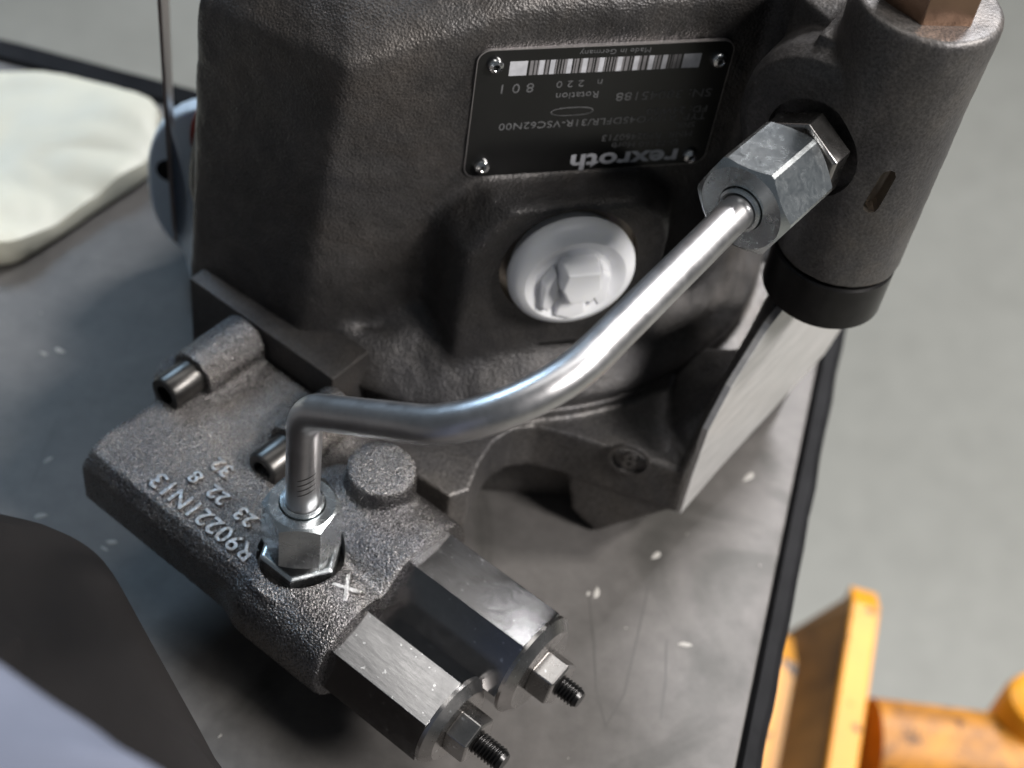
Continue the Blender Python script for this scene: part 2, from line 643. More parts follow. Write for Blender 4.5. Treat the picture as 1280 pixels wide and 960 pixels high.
bm = new_bm()
hull(bm, [bp(i, j, z) for i in (0.55, 95) for j in (1.3, 75) for z in (-2.2, 0)])
link('bench_top', bm, M['bench'], bench, False, 0.08)
for (i0, i1, j0, j1) in ((-0.35, 0.55, -0.35, 75), (0.55, 95, -0.35, 1.3)):
    bm = new_bm()
    ni = 90
    long_j = j1 - j0 > i1 - i0 and j1 > 50
    rings = []
    for k in range(ni + 1):
        t = k / ni
        w = noise.noise(Vector((k * 0.37, i0, 2))) * 0.09
        if long_j:
            jj = j0 + (j1 - j0) * t
            rings.append([bp(i0 + w, jj, -2.6), bp(i0 + w, jj, -0.05), bp(i0 + 0.25 + w, jj, 0.22), bp(i1 - 0.2, jj, 0.20), bp(i1 - 0.02, jj, 0.0), bp(i1 - 0.02, jj, -2.6)])
        else:
            ii = i0 + (i1 - i0) * t
            rings.append([bp(ii, j0 + w, -2.6), bp(ii, j0 + w, -0.05), bp(ii, j0 + 0.25 + w, 0.22), bp(ii, j1 - 0.2, 0.20), bp(ii, j1 - 0.02, 0.0), bp(ii, j1 - 0.02, -2.6)])
    loft(bm, rings, True, False)
    link('edge_strip', bm, M['rubber'], bench)
for i, j in ((4, 5), (4, 70), (90, 5), (90, 70)):
    bm = new_bm()
    hull(bm, [bp(i + a_, j + b_, z) for a_ in (-2.5, 2.5) for b_ in (-2.5, 2.5) for z in (FL, -2.3)])
    link('leg', bm, M['rubber'], bench)

# pen line and small flecks on the sheet


def onb(px, py):
    d_ = fw + ax * ((px - 640) / f_px) + ay * ((py - 480) / f_px)
    return Vector((-corner.x, -corner.y, cam_h)) + d_ * (-cam_h / d_.z)


bm = new_bm()
for ln in (((735, 735), (742, 800), (745, 860), (757, 908)), ((757, 908), (780, 868), (796, 800), (810, 735)), ((833, 800), (832, 850), (826, 900))):
    P_ = [onb(*q) for q in ln]
    for k in range(len(P_) - 1):
        t_ = (P_[k + 1] - P_[k]).normalized()
        n_ = Vector((-t_.y, t_.x, 0)) * 0.035
        u_ = Vector((0, 0, 0.006))
        bm.faces.new([bm.verts.new(q) for q in (P_[k] - n_ + u_, P_[k + 1] - n_ + u_, P_[k + 1] + n_ + u_, P_[k] + n_ + u_)])
link('pen_line', bm, M['pen'], bench)
random.seed(8)
bm = new_bm()
spots = [(52, 645, .30), (75, 438, .25), (55, 442, .2), (936, 596, .32), (820, 694, .3), (745, 741, .28), (855, 806, .25), (735, 742, .15), (140, 678, .25), (130, 686, .15), (60, 575, .2), (275, 920, .1)]
spots += [(random.uniform(640, 950), random.uniform(640, 960), random.uniform(.03, .09)) for _ in range(4)] + [(random.uniform(0, 220), random.uniform(380, 960), random.uniform(.03, .08)) for _ in range(3)]
for px, py, r_ in spots:
    c_ = onb(px, py)
    rot_ = random.uniform(0, 3)
    ring_ = []
    for k in range(7):
        a_ = k * 2 * math.pi / 7
        v_ = Vector((math.cos(a_) * r_ * random.uniform(.6, 1.3), math.sin(a_) * r_ * 0.42 * random.uniform(.6, 1.3), 0))
        ring_.append(c_ + Matrix.Rotation(rot_, 3, 'Z') @ v_)
    loft(bm, [[q + Vector((0, 0, 0.004)) for q in ring_], [c_ + (q - c_) * 0.7 + Vector((0, 0, 0.02)) for q in ring_]], True, False)
fl = link('paint_fleck', bm, M['fleck'], bench)
fl['kind'] = 'stuff'

# ------------------------------------------------------------------ the pump
ROT = R(-31)
PUMP = (6.7406, 34.6851, 3.0)
pump = empty('hydraulic_pump', PUMP, ROT, 'dark cast iron hydraulic pump with bent steel pipe and black name plate on the bench', 'pump')
E2 = Vector((0.612, 0.791, 0)).normalized()
N2 = Vector((0.791, -0.612, 0)).normalized()
Q0 = Vector((-9.95, -2.02, 0))


def dg_(s, h, z):     # point by the name plate's face: s along it, h out from it
    return Q0 + E2 * s + N2 * h + Vector((0, 0, z))


AX = Vector((-14.2, 5.7, 0))      # pump axis

# housing
bm = new_bm()
low = [(-18.4, -6.6), (-13.3, -6.4), tuple(dg_(-0.2, -0.05, 0).xy), tuple(dg_(9.4, -0.05, 0).xy), (-4.4, 12), (-9, 19), (-18, 19.5), (-23.5, 13), (-23.5, 4)]
top = [(-18.7, -5.3, 14.7), (-12.35, -5.3, 15.6), tuple(dg_(1.0, -0.05, 17.2)), tuple(dg_(9.4, -0.05, 17.5)), (-4.4, 12, 17.5), (-9, 19, 17.5), (-18, 19.5, 17), (-23.5, 13, 16.5), (-23.5, 4, 15),
       (-17.5, 1.0, 20.5), (-9.5, 3.5, 20.5), (-8.0, 10, 20.8), (-12, 15, 20.8), (-19, 13, 20.5)]
hull(bm, [(x, y, 1.6) for x, y in low] + top)
lathe(bm, (AX.x, AX.y, 2.72 - 0), (0, 0, 1), [(0, 11.62), (0.5, 11.62), (2.4, 9.6), (3.2, 8.4)], 96)
lathe(bm, (AX.x, AX.y, 19), (0, 0, 1), [(0, 7.2), (6, 6.8)], 64)
# boss round the drain port
hull(bm, [dg_(*p) for p in [(-0.15, 2.0, 2.2), (-0.15, 2.0, 9.3), (1.2, 2.0, 11.1), (5.6, 2.0, 11.15), (6.6, 2.0, 10.2), (6.9, 2.0, 9.2), (6.9, 2.0, 2.2),
                             (-1.0, -0.3, 2.2), (-1.0, -0.3, 9.5), (0.5, -0.3, 10.8), (6.4, -0.3, 10.8), (7.8, -0.3, 9.6), (7.8, -0.3, 2.2)]])
# web that carries the compensator
hull(bm, [(-6.5, 6.0, 6.5), (-6.5, 6.0, 17.2), (-0.5, 4.8, 10.8), (-0.5, 4.8, 19.0), (-5.5, 11, 6.5), (-5.5, 11, 17.2), (0.5, 7, 10.8), (0.5, 7, 19)])
# lump low on the left front and by the right rim
hull(bm, [(-12.4, -6.4, 2.8), (-8.9, -5.2, 2.8), (-7.0, -4.0, 2.8), (-12.4, -5.2, 4.6), (-9.4, -3.2, 4.6), (-9.5, -2.4, 2.8), (-12.4, -4.0, 2.8), (-9.6, -4.6, 3.6)])
cut = new_bm()
PC = dg_(3.52, 0, 8.52)
lathe(cut, PC + N2 * 1.55, N2, [(0, 2.42), (2.0, 2.42)], 72, False)
cut2 = new_bm()
lathe(cut2, PC + N2 * 0.9, N2, [(0, 1.95), (0.8, 1.95)], 64, False)
housing = cast('housing', bm, M['housing'], pump, 0.12, 40, [(cut, M['bore']), (cut2, M['bore'])], 0.035)

# mounting flange and drive shaft at the upper end
bm = new_bm()
hull(bm, [(AX.x + math.cos(R(a_)) * r_ + dx, AX.y + math.sin(R(a_)) * r_ + dy, z_) for a_ in range(0, 360, 15) for z_ in (24.9, 27.2) for r_, dx, dy in ((7.5, 0, 0), (2.2, 7.5, 3), (2.2, -7.5, -3))])
link('mounting_flange', bm, M['housing'], pump, False, 0.15)
bm = new_bm()
lathe(bm, (AX.x, AX.y, 27.1), (0, 0, 1), [(0, 5), (1.2, 5), (1.25, 1.6), (6, 1.6), (6.2, 1.45)], 48)
link('drive_shaft', bm, M['steel'], pump)

# the L cast below the port
bm = new_bm()
hull(bm, [dg_(s, h, z) for s in (3.05, 4.35) for h in (1.9, 2.07) for z in (4.62, 4.80)])
hull(bm, [dg_(s, h, z) for s in (2.95, 3.15) for h in (1.9, 2.07) for z in (4.0, 4.80)])
link('port_letter', bm, M['black'], housing, False)

# white plug in the drain port
plug = empty('port_plug', (0, 0, 0), 0, '', '')
del plug['label'], plug['category']
bpy.data.objects.remove(plug)
bm = new_bm()
lathe(bm, PC + N2 * 1.42, N2, [(0, 1.9), (0.62, 1.9), (0.63, 2.18), (0.95, 2.22), (1.2, 2.14), (1.36, 1.98), (1.44, 1.75), (1.36, 1.5), (1.20, 1.3), (1.16, 0.7), (1.16, 0.05)], 64)
plug = link('port_plug', bm, M['plug'], pump)
up = Vector((0, 0, 1))


def lug(pts, h0, h1, k=0.9):
    b_ = new_bm()
    c_ = Vector((sum(p[0] for p in pts) / len(pts), sum(p[1] for p in pts) / len(pts), 0))
    P_ = []
    for s, z in pts:
        P_.append(PC + E2 * s + up * z + N2 * h0)
        P_.append(PC + E2 * (c_.x + (s - c_.x) * k) + up * (c_.y + (z - c_.y) * k) + N2 * h1)
    hull(b_, P_)
    return link('plug_lug', b_, M['plug'], plug, False, 0.09, 3)


lug([(-0.62, 1.0), (0.66, 1.0), (0.82, 0.2), (0.50, -0.45), (-0.42, -0.45), (-0.75, 0.2)], 2.2, 3.5)
lug([(0.78, 0.75), (1.15, 0.45), (1.15, -0.75), (0.85, -1.1), (0.56, -0.6), (0.88, 0.1)], 2.2, 3.1)
lug([(-0.78, 0.7), (-1.15, 0.1), (-1.15, -1.0), (-0.85, -1.25), (-0.52, -0.6), (-0.82, 0.1)], 2.2, 3.05)
lug([(-0.48, -0.60), (0.50, -0.60), (0.62, -1.45), (0.0, -1.75), (-0.62, -1.5)], 2.2, 2.95)

# name plate
PW, PZ0, PZ1 = 8.44, 11.02, 16.0
bm = new_bm()
pts = []
rc = 0.42
for cx, cz, a0 in ((PW - rc, PZ1 - rc, 0), (rc, PZ1 - rc, 90), (rc, PZ0 + rc, 180), (PW - rc, PZ0 + rc, 270)):
    for k in range(7):
        t = R(a0 + k * 15)
        pts.append((cx + rc * math.cos(t), cz + rc * math.sin(t)))
loft(bm, [[dg_(s, 0.00, z) for s, z in pts], [dg_(s, 0.14, z) for s, z in pts]], True, False)
plate = link('name_plate', bm, M['label_edge'], pump, False)
bm = new_bm()
k_ = 0.994
pin = [(PW / 2 + (s - PW / 2) * k_, (PZ0 + PZ1) / 2 + (z - (PZ0 + PZ1) / 2) * 0.99) for s, z in pts]
loft(bm, [[dg_(s, 0.141, z) for s, z in pin], [dg_(s, 0.149, z) for s, z in pin]], True, False)
link('plate_print', bm, M['label'], plate, False)
HF = 0.152
for s, z in ((0.58, 15.48), (7.98, 15.30), (7.84, 11.42), (0.58, 11.52)):
    bm = new_bm()
    lathe(bm, dg_(s, 0.14, z), N2, [(0, 0.27), (0.10, 0.27), (0.18, 0.22), (0.22, 0.12), (0.20, 0.10), (0.06, 0.08)], 24)
    rv = link('rivet', bm, M['rivet'], plate)
    bm = new_bm()
    lathe(bm, dg_(s, 0.17, z), N2, [(0, 0.095), (0.055, 0.095)], 12)
    link('rivet_hole', bm, M['black'], rv)
UX, UY = -E2, Vector((0, 0, -1))


def pt_text(body, s, z, size, mat, bold=0.0, sx=1.0, align='LEFT'):
    text('lettering', body, mat, plate, dg_(s, HF + 0.002, z), UX, UY, size, 0.008, align, bold, sx)


pt_text('rexroth', 7.42, 11.42, 0.90, M['ink'], 0.026, 1.29)
pt_text('D-72160 Horb', 7.30, 12.02, 0.34, M['faint'], 0.0, 1.1)
pt_text('MNR: R902460713', 7.75, 12.36, 0.36, M['faint'], 0.0, 1.1)
pt_text('SNR:', 7.75, 12.72, 0.34, M['faint'])
pt_text('TYP: A10VO45DFLR/31R-VSC62N00', 8.05, 13.06, 0.38, M['faint'], 0.0, 1.16)
pt_text('FD: 24W50', 8.05, 13.36, 0.36, M['faint'], 0.0, 1.2)
pt_text('SN: 38045188', 8.05, 14.02, 0.46, M['faint'], 0.0, 1.2)
pt_text('Rotation', 4.15, 14.16, 0.36, M['faint'], 0.0, 1.1)
pt_text('n   2 2 0', 4.2, 14.62, 0.36, M['faint'], 0.0, 1.2)
pt_text('8 0 1', 1.95, 14.55, 0.5, M['faint'], 0.0, 1.1)
pt_text('Made in Germany', 5.6, 15.78, 0.26, M['faint'], 0.0, 1.2)
# stamped oval
bm = new_bm()
ov = []
for k in range(40):
    t = k * 2 * math.pi / 40
    ov.append((3.35 + math.copysign(abs(math.cos(t)) ** 0.7, math.cos(t)) * 0.72, 13.52 + math.sin(t) * 0.17))
rn = [[dg_(s, HF, z) for s, z in ov], [dg_(3.35 + (s - 3.35) * 0.96, HF + 0.003, 13.52 + (z - 13.52) * 0.82) for s, z in ov]]
loft(bm, rn, False, False)
link('stamp_outline', bm, M['faint'], plate)
# bar code
bm_g, bm_w = new_bm(), new_bm()


def bar(b_, s0, s1, d=0.0):
    vs_ = [b_.verts.new(dg_(s, HF + d, z)) for s, z in ((s0, 15.02 + 0.0), (s1, 15.02), (s1, 15.56), (s0, 15.56))]
    b_.faces.new(vs_)


bar(bm_w, 1.05, 1.62)
bar(bm_w, 6.75, 7.35)
cur = 1.70
wide = [2.0, 2.35, 2.9, 3.4, 3.95, 4.55, 5.1, 5.6, 6.05]
for wv in wide:
    bar(bm_w, wv, wv + 0.16)
random.seed(12)
while cur < 6.7:
    wd = random.choice((0.03, 0.045, 0.08, 0.11))
    bar(bm_g, cur, min(cur + wd, 6.72), -0.001)
    cur += wd + random.choice((0.03, 0.04, 0.06))
link('barcode_bars', bm_g, M['mid'], plate)
link('barcode_blocks', bm_w, M['ink'], plate)

# port plate
bm = new_bm()
lathe(bm, (AX.x, AX.y, 0.95), (0, 0, 1), [(0, 11.5), (1.70, 11.5)], 128)
pp = [(0, 0), (-4.5, -1.7), (-5.9, -2.6), (-6.2, -4.2), (-5.6, -6.4), (-7.5, -7.0)]
# corner with the side port flange
hull(bm, [(0, 0, 0), (-0.1, -0.1, 2.3), (-4.0, -1.3, 0.1), (-4.2, -1.4, 2.0), (0, 11.0, 0.6), (-8, 12, 2.3), (-8, 12, -1), (-9, 0, 0), (-9, 0, 2.0), (-0.6, 1.4, -1.6), (-0.6, 10.0, -1.6), (-0.1, 10.8, 2.0)])
hull(bm, [(0, 0, 0), (-0.35, 0, 0), (-0.05, -0.25, 2.3), (-0.35, -0.1, 2.3), (0, 0.1, 4.6), (-0.35, 0.3, 4.4), (0, 0.9, 6.2), (-0.35, 1.2, 6.0), (0, 2.6, 8.0), (-0.35, 2.8, 7.8), (0, 5.5, 9.0), (-1, 5.5, 8.8), (0, 8.5, 7.5), (-1, 8.5, 7.2), (0, 10.9, 3.4), (-1, 10.9, 3.2), (0, 11.0, 1.5), (-1, 10, 1)])
hull(bm, [(-0.2, 0.1, -0.1), (-2.6, -0.75, -2.9), (-3.6, -1.2, -1.9), (-4.0, -1.4, 0.0), (-4.2, 2, -2.9), (-0.6, 10, -2.9), (-9, 12, -2.95), (-0.2, 9, 0), (-8, 8, 0)])
hull(bm, [(x_, y_, z_) for x_, y_ in ((-4.0, 0.2), (-6.3, -1.2), (-10.6, -5.0), (-17, -5.0), (-20, 1), (-20, 12), (-8, 12)) for z_ in (-2.95, 0.3)])  # slab added under the plate to block light and darken the arch
plan = [(0, 0), (-2.2, -0.8), (-4.3, -1.55), (-5.3, -2.05), (-5.85, -2.8), (-5.95, -3.7), (-5.7, -4.8), (-5.2, -6.0), (-5.5, -6.7), (-9.9, -6.9), (-11, 0), (-8, 11.5), (-0.1, 10.8)]
loft(bm, [[(x, y, 0.0) for x, y in plan], [(x, y, 2.2) for x, y in plan]], True, False)
# lump by the rim
hull(bm, [(-3.0, 3.4, 2.6), (-2.6, 4.6, 3.4), (-0.3, 2.4, 4.6), (-0.3, 4.5, 5.2), (-0.3, 0.5, 2.4), (-1.8, 1.4, 2.3), (-1.2, 1.3, 2.9), (-3, 5, 1), (-0.3, 1, 1)])
port_plate = cast('port_plate', bm, M['plate_iron'], pump, 0.10, 8, (), 0.02)
# machined side face
bm = new_bm()
of = [(0.05, -0.05), (-0.02, 2.3), (0.1, 4.6), (0.9, 6.2), (2.6, 8.0), (5.5, 9.0), (8.5, 7.5), (10.9, 3.6), (11.2, 1.8), (10.2, 0.9), (7.0, 0.75), (2.4, 0.4)]
loft(bm, [[(-0.1, b_, z_) for b_, z_ in of], [(0.16, b_, z_) for b_, z_ in of]], True, False)
link('machined_face', bm, M['machined'], port_plate, False, 0.03)
# cast 8 in a ring
nv = Vector((-1.7 + 0, 4.5, 0)).normalized()
fc_n = Vector((0.355, -0.935, 0.0))
ec = Vector((-2.0, -0.78, 2.0))
bm = new_bm()
ring_tube(bm, ec + fc_n * -0.05, fc_n, [(0, 0.78), (0.13, 0.78), (0.13, 0.66), (0, 0.66)], 32)
link('cast_ring', bm, M['plate_iron'], port_plate)
text('cast_number', '8', M['plate_iron'], port_plate, ec + fc_n * 0.06, (0.935, 0.355, 0), (0, 0, 1), 1.0, 0.14, 'CENTER', 0.03)

# mounting pad of the control valve
bm = new_bm()
hull(bm, [(a_, b_, z_) for a_ in (-17.7, -10.7) for b_ in (-7.05, -5.2) for z_ in (-0.2, 4.4)])
link('mounting_pad', bm, M['housing'], pump, False, 0.06)

# ------------------------------------------------------------------ control valve block
bm = new_bm()
# body
hull(bm, [(a_, b_, z_) for (a_, b_) in ((-15.0, -14.05), (-8.0, -14.05), (-8.0, -7.1), (-14.7, -7.1), (-14.9, -8.5), (-15.2, -13.2)) for z_ in (0.5, 3.18)] + [(-15.1, -14.5, 0.9), (-15.1, -14.5, 2.5), (-8, -14.5, 0.9), (-8, -14.5, 2.5)])
hull(bm, [(a_, b_, z_) for (a_, b_) in ((-9, -13.2), (-4.0, -13.0), (-4.0, -9.5), (-9, -7.1)) for z_ in (0.6, 2.0)])
hull(bm, [(a_, b_, z_) for (a_, b_) in ((-9.2, -13.0), (-5.9, -12.6), (-5.9, -9.8), (-9.2, -7.1)) for z_ in (0.6, 2.45)])
# rounded front edge and valve barrels
lathe(bm, (-9.2, -9.85, 1.75), (1, 0, 0), [(0, 1.5), (1.6, 2.35), (5.2, 2.35)], 48)
lathe(bm, (-9.5, -12.94, 1.6), (1, 0, 0), [(0, 1.3), (1.9, 1.95), (5.5, 1.95)], 48)
# bolt bosses
for a_, z_, b_ in ((-14.75, 3.55, -9.75), (-10.15, 3.4, -9.75)):
    lathe(bm, (a_, -7.1, z_), (0, -1, 0), [(0, 0.98), (-7.1 - b_, 0.95)], 36)
    hull(bm, [(a_ + d_, y_, z2) for d_ in (-0.95, 0.95) for y_ in (-7.1, b_ + 0.02) for z2 in (1.0, z_)])
# lobe beside the left bolt
lathe(bm, (-15.3, -9.6, 1.2), (0, 0, 1), [(0, 1.1), (1.7, 1.1), (2.1, 0.9)], 28)
hull(bm, [(-15.6, -9.6, 0.6), (-15.6, -9.6, 2.6), (-15.0, -7.1, 0.6), (-15.0, -7.1, 2.6), (-13, -9.6, .6), (-13, -7.1, .6), (-13, -9.6, 2.6), (-13, -7.1, 2.6)])
# round boss on the big barrel
lathe(bm, (-6.65, -9.1, 2.8), (0, 0, 1), [(0, 1.22), (2.15, 1.15)], 40)
# collar of the X port and its emblem pad
lathe(bm, (-6.94, -12.49, 1.0), (0, 0, 1), [(0, 1.95), (2.15, 1.85)], 40)
hull(bm, [(-5.35, -12.0, 2.5), (-4.5, -11.7, 2.5), (-5.35, -13.5, 2.5), (-4.5, -13.3, 2.5), (-5.3, -12.1, 3.45), (-4.55, -11.9, 3.45), (-5.3, -13.3, 3.25), (-4.55, -13.1, 3.25)])
c1 = new_bm()
lathe(c1, (-6.94, -12.49, 2.66), (0, 0, 1), [(0, 1.37), (3, 1.5)], 56, False)
c2 = new_bm()
box(c2, -4.05, -2.0, -16, -6, -1, 6)
c3 = new_bm()
lathe(c3, (-14.75, -9.72, 3.55), (0, -1, 0), [(0, 0.84), (1.6, 0.84)], 32, False)
block_root = empty('control_valve', (0, 0, 0), 0, '', '')
del block_root['label'], block_root['category']
block_root.parent = pump
valve_body = cast('valve_body', bm, M['block'], block_root, 0.075, 26, [(c1, M['plate_iron']), (c2, M['block'])], 0.008)

# cap screws
for a_, z_ in ((-14.75, 3.55), (-10.15, 3.4)):
    bm = new_bm()
    y0 = -9.72
    lathe(bm, (a_, y0, z_), (0, -1, 0), [(0, 0.66), (1.18, 0.66), (1.28, 0.60), (1.28, 0.36), (0.6, 0.36), (0.58, 0.01)], 32)
    link('cap_screw', bm, M['bolt'], block_root)
# raised casting number on the block
DA, DB = Vector((-1, 0.02, 0)), Vector((0, -1, 0))
text('cast_number', 'R90221N13', M['emboss'], block_root, (-8.0, -13.55, 3.17), DA, DB, 0.92, 0.16, 'LEFT', 0.0, 0.98, 0.02)
text('cast_number', '23  22  8', M['emboss'], block_root, (-8.9, -12.60, 3.17), DA, DB, 0.76, 0.16, 'LEFT', 0.0, 1.0, 0.02)
text('cast_number', '32', M['emboss'], block_root, (-10.9, -11.68, 3.17), DA, DB, 0.76, 0.16, 'LEFT', 0.0, 1.0, 0.02)
xn = Vector((0.0, -0.16, 1)).normalized()
text('port_letter', 'X', M['emboss'], block_root, (-4.95, -12.55, 3.50), (-0.3, -0.95, -0.16), (0.95, -0.3, 0), 1.05, 0.12, 'CENTER', 0.0, 0.9, 0.03)


# adjusters: hex bodies, lock nuts, threaded studs
def adjuster(b_, z_, af, rot, a0, a1, nut_af, stud_r, stud_len, flange, nut_rot):
    root = bpy.data.objects.new('adjuster', None)
    COL.objects.link(root)
    root.parent = block_root
    d = Vector((1, 0, 0))
    bm_ = new_bm()
    hexagon(bm_, (a0, b_, z_), d, af, a1 - a0, (0, 0, 1), rot, 0.02, False)
    me = link('hex_body', bm_, M['hexsteel'], root, False, flange, 1)
    bm_ = new_bm()
    lathe(bm_, (a1 - 0.02, b_, z_), d, [(0, af * 0.545), (0.13, af * 0.545), (0.40, af * 0.44)], 48)
    link('end_chamfer', bm_, M['steel'], root)
    bm_ = new_bm()
    hexagon(bm_, (a1 + 0.32, b_, z_), d, nut_af, nut_af * 0.62, (0, 0, 1), nut_rot, 0.13, True)
    link('lock_nut', bm_, M['steel'], root, False, 0.03)
    bm_ = new_bm()
    sg, pitch_t = 28, 0.125
    st_ = Vector((a1 + 0.34 + nut_af * 0.62, b_, z_))
    n_t = int(stud_len / 0.0155)
    rings_ = []
    for q in range(n_t + 1):
        t = stud_len * q / n_t
        rg = []
        for k in range(sg):
            th_ = 2 * math.pi * k / sg
            ph = (t / pitch_t + k / sg) % 1.0
            r_ = stud_r * (0.83 + 0.17 * min(1.0, max(0.0, 1.35 - abs(ph - 0.5) * 3.4)))
            r_ = min(r_, stud_r * (0.72 + (stud_len - t) * 1.6))
            rg.append(st_ + d * t + Vector((0, math.cos(th_), math.sin(th_))) * r_)
        rings_.append(rg)
    loft(bm_, rings_, True, True)
    link('threaded_stud', bm_, M['thread'], root)


adjuster(-9.78, 1.85, 3.3, R(-8), -4.06, 0.52, 1.45, 0.36, 0.75, 0.42, R(10))
adjuster(-12.94, 1.6, 2.85, R(17), -4.06, -0.2, 1.42, 0.38, 1.0, 0.2, R(25))

# ------------------------------------------------------------------ pipe and its unions
P0, P1, P2, P3 = (-6.94, -12.49, 5.2), (-6.94, -12.49, 10.25), (0.12, -12.85, 15.3), (-0.45, -1.0, 15.4)
path = fillet_path([P0, P1, P2, P3], [1.5, 3.3], 18)
bm = new_bm()
tube_path(bm, path, 0.525, 36)
pipe = link('pressure_pipe', bm, M['tube'], pump)
# crimp marks above the lower nut
bm = new_bm()
for k in range(4):
    cz = 6.9 + k * 0.24
    strip = []
    for q in range(9):
        t_ = -1.15 + q * 0.14
        zz = cz + q * 0.035
        d_ = Vector((math.cos(t_), math.sin(t_), 0))
        strip.append((Vector((-6.94, -12.49, zz)) + d_ * 0.529, Vector((-6.94, -12.49, zz + 0.055 * math.sin(0.4 + q * 0.3))) + d_ * 0.529))
    vv = [(bm.verts.new(a_), bm.verts.new(b_)) for a_, b_ in strip]
    for q in range(8):
        bm.faces.new((vv[q][0], vv[q + 1][0], vv[q + 1][1], vv[q][1]))
link('stamped_mark', bm, M['bolt'], pipe)


def union(base, d, hex_af, hex_t0, hex_t1, ad_af, ad_t0, ad_t1, rot, ref, ad_mat):
    root = bpy.data.objects.new('pipe_union', None)
    COL.objects.link(root)
    root.parent = pump
    d = Vector(d)
    bm_ = new_bm()
    hexagon(bm_, Vector(base) + d * ad_t0, d, ad_af, ad_t1 - ad_t0, ref, rot + 0.35, 0.12, True)
    link('adapter', bm_, ad_mat, root, False, 0.03)
    bm_ = new_bm()
    lathe(bm_, Vector(base) + d * (ad_t1 - 0.05), d, [(0, ad_af * 0.42), (hex_t0 - ad_t1 + 0.3, ad_af * 0.42)], 36)
    link('thread_neck', bm_, M['black'], root)
    bm_ = new_bm()
    rc_ = hex_af / 2 / math.cos(math.pi / 6)
    x_ = (Vector(ref) - d * Vector(ref).dot(d)).normalized()
    y_ = d.cross(x_)
    # hex nut with a turned (round chamfered) outer face
    n_ = 72
    rings = []
    B = Vector(base)

    def hexr(a_):
        a_ = (a_ - rot) % (math.pi / 3)
        return hex_af / 2 / math.cos(a_ - math.pi / 6 if False else (a_ if a_ < math.pi / 6 else math.pi / 3 - a_))
    rim = hex_af * 0.475
    for t_, kind in ((hex_t0, 0), (hex_t0 + 0.02, 1), (hex_t1, 2), (hex_t1, 3), (hex_t1 + 0.03, 4), (hex_t1 - 0.5, 5)):
        rg = []
        for k in range(n_):
            a_ = k * 2 * math.pi / n_
            hr = hexr(a_)
            tt_ = t_
            if kind == 0:
                r_, tt_ = hr * 0.97, hex_t0 + (hr - hex_af / 2) * 0.5
            elif kind == 1:
                r_, tt_ = hr, hex_t0 + 0.05 + (hr - hex_af / 2) * 0.5
            elif kind == 2:
                r_, tt_ = hr, hex_t1 - (hr - rim) * 0.62
            elif kind == 3:
                r_, tt_ = rim, hex_t1
            elif kind == 4:
                r_, tt_ = 0.72, hex_t1
            else:
                r_, tt_ = 0.70, hex_t1 - 0.5
            rg.append(B + d * tt_ + (x_ * math.cos(a_) + y_ * math.sin(a_)) * r_)
        rings.append(rg)
    loft(bm_, rings, True, False)
    link('union_nut', bm_, M['zinc'], root, False)
    bm_ = new_bm()
    ring_tube(bm_, B + d * (hex_t1 - 0.45), d, [(0, 0.53), (0.58, 0.54), (0.62, 0.60), (0.58, 0.68), (0, 0.69)], 40)
    link('cutting_ring', bm_, M['zinc'], root)
    return root


union((-6.94, -12.49, 0), (0, 0, 1), 2.15, 4.0, 6.0, 2.32, 2.70, 3.72, R(10), (1, 0, 0), M['zinc'])
union((-0.42, 0, 15.4), (0, -1, 0), 2.75, -1.0, 1.65, 2.45, -2.3, -1.35, R(8), (0, 0, 1), M['steel'])

# ------------------------------------------------------------------ compensator
CC = Vector((0.8, 4.37, 0))
bm = new_bm()
lathe(bm, CC + up * 10.95, (0, 0, 1), [(0, 2.02), (0.1, 2.08), (6, 2.12), (9.2, 2.2), (9.4, 2.1)], 64)
BC = Vector((-0.55, 0, 15.6))
lathe(bm, (BC.x, 4.9, BC.z), (0, -1, 0), [(0, 2.95), (1.75, 2.8), (2.35, 2.55), (2.5, 2.2)], 56)
hull(bm, [(-3.2, 4.6, 12.6), (-3.2, 4.6, 18.4), (0.2, 3.2, 12.4), (0.2, 3.2, 18.6), (-3.2, 7.0, 12), (-3.2, 7, 19), (1.6, 5.5, 12), (1.6, 5.5, 19)])
hull(bm, [(-1.6, 3.1, 12.9), (0.9, 3.1, 12.6), (1.9, 3.4, 13.6), (1.9, 3.4, 18.2), (-1.6, 3.1, 18.5), (0.9, 3.1, 18.5), (-1.6, 5, 12), (1.6, 5, 12), (2.2, 5, 19), (-1.6, 5, 19)])
c1 = new_bm()
lathe(c1, (-0.42, 2.75, 15.4), (0, -1, 0), [(0, 1.58), (2, 1.62)], 56, False)
c2 = new_bm()
sl = Vector((0.62, -0.78, 0.0))
hull(c2, [Vector((1.66 + dz * 0.14, 3.0, 15.0 + dz)) + sl * d_ + Vector((0.78, 0.62, 0)) * (0.24 * math.cos(t_)) + up * (0.24 * math.sin(t_)) for dz in (-0.62, 0.62) for d_ in (0, 2) for t_ in (0, 0.8, 1.6, 2.4, 3.14, 3.9, 4.7, 5.5)])
comp_root = bpy.data.objects.new('pressure_compensator', None)
COL.objects.link(comp_root)
comp_root.parent = pump
cast('compensator_body', bm, M['comp'], comp_root, 0.08, 12, [(c1, M['comp']), (c2, M['bore'])], 0.02)
bm = new_bm()
lathe(bm, CC + up * 8.9, (0, 0, 1), [(0, 1.5), (0.02, 1.85), (0.2, 2.03), (1.85, 2.03), (1.93, 1.97), (1.93, 0.5)], 72)
link('end_cap', bm, M['black'], comp_root)
bm = new_bm()
hexagon(bm, CC + up * 20.3, (0, 0, 1), 2.6, 1.2, (1, 0, 0), 0.3, 0.15, False)
link('hex_plug', bm, M['brass'], comp_root, False, 0.04)

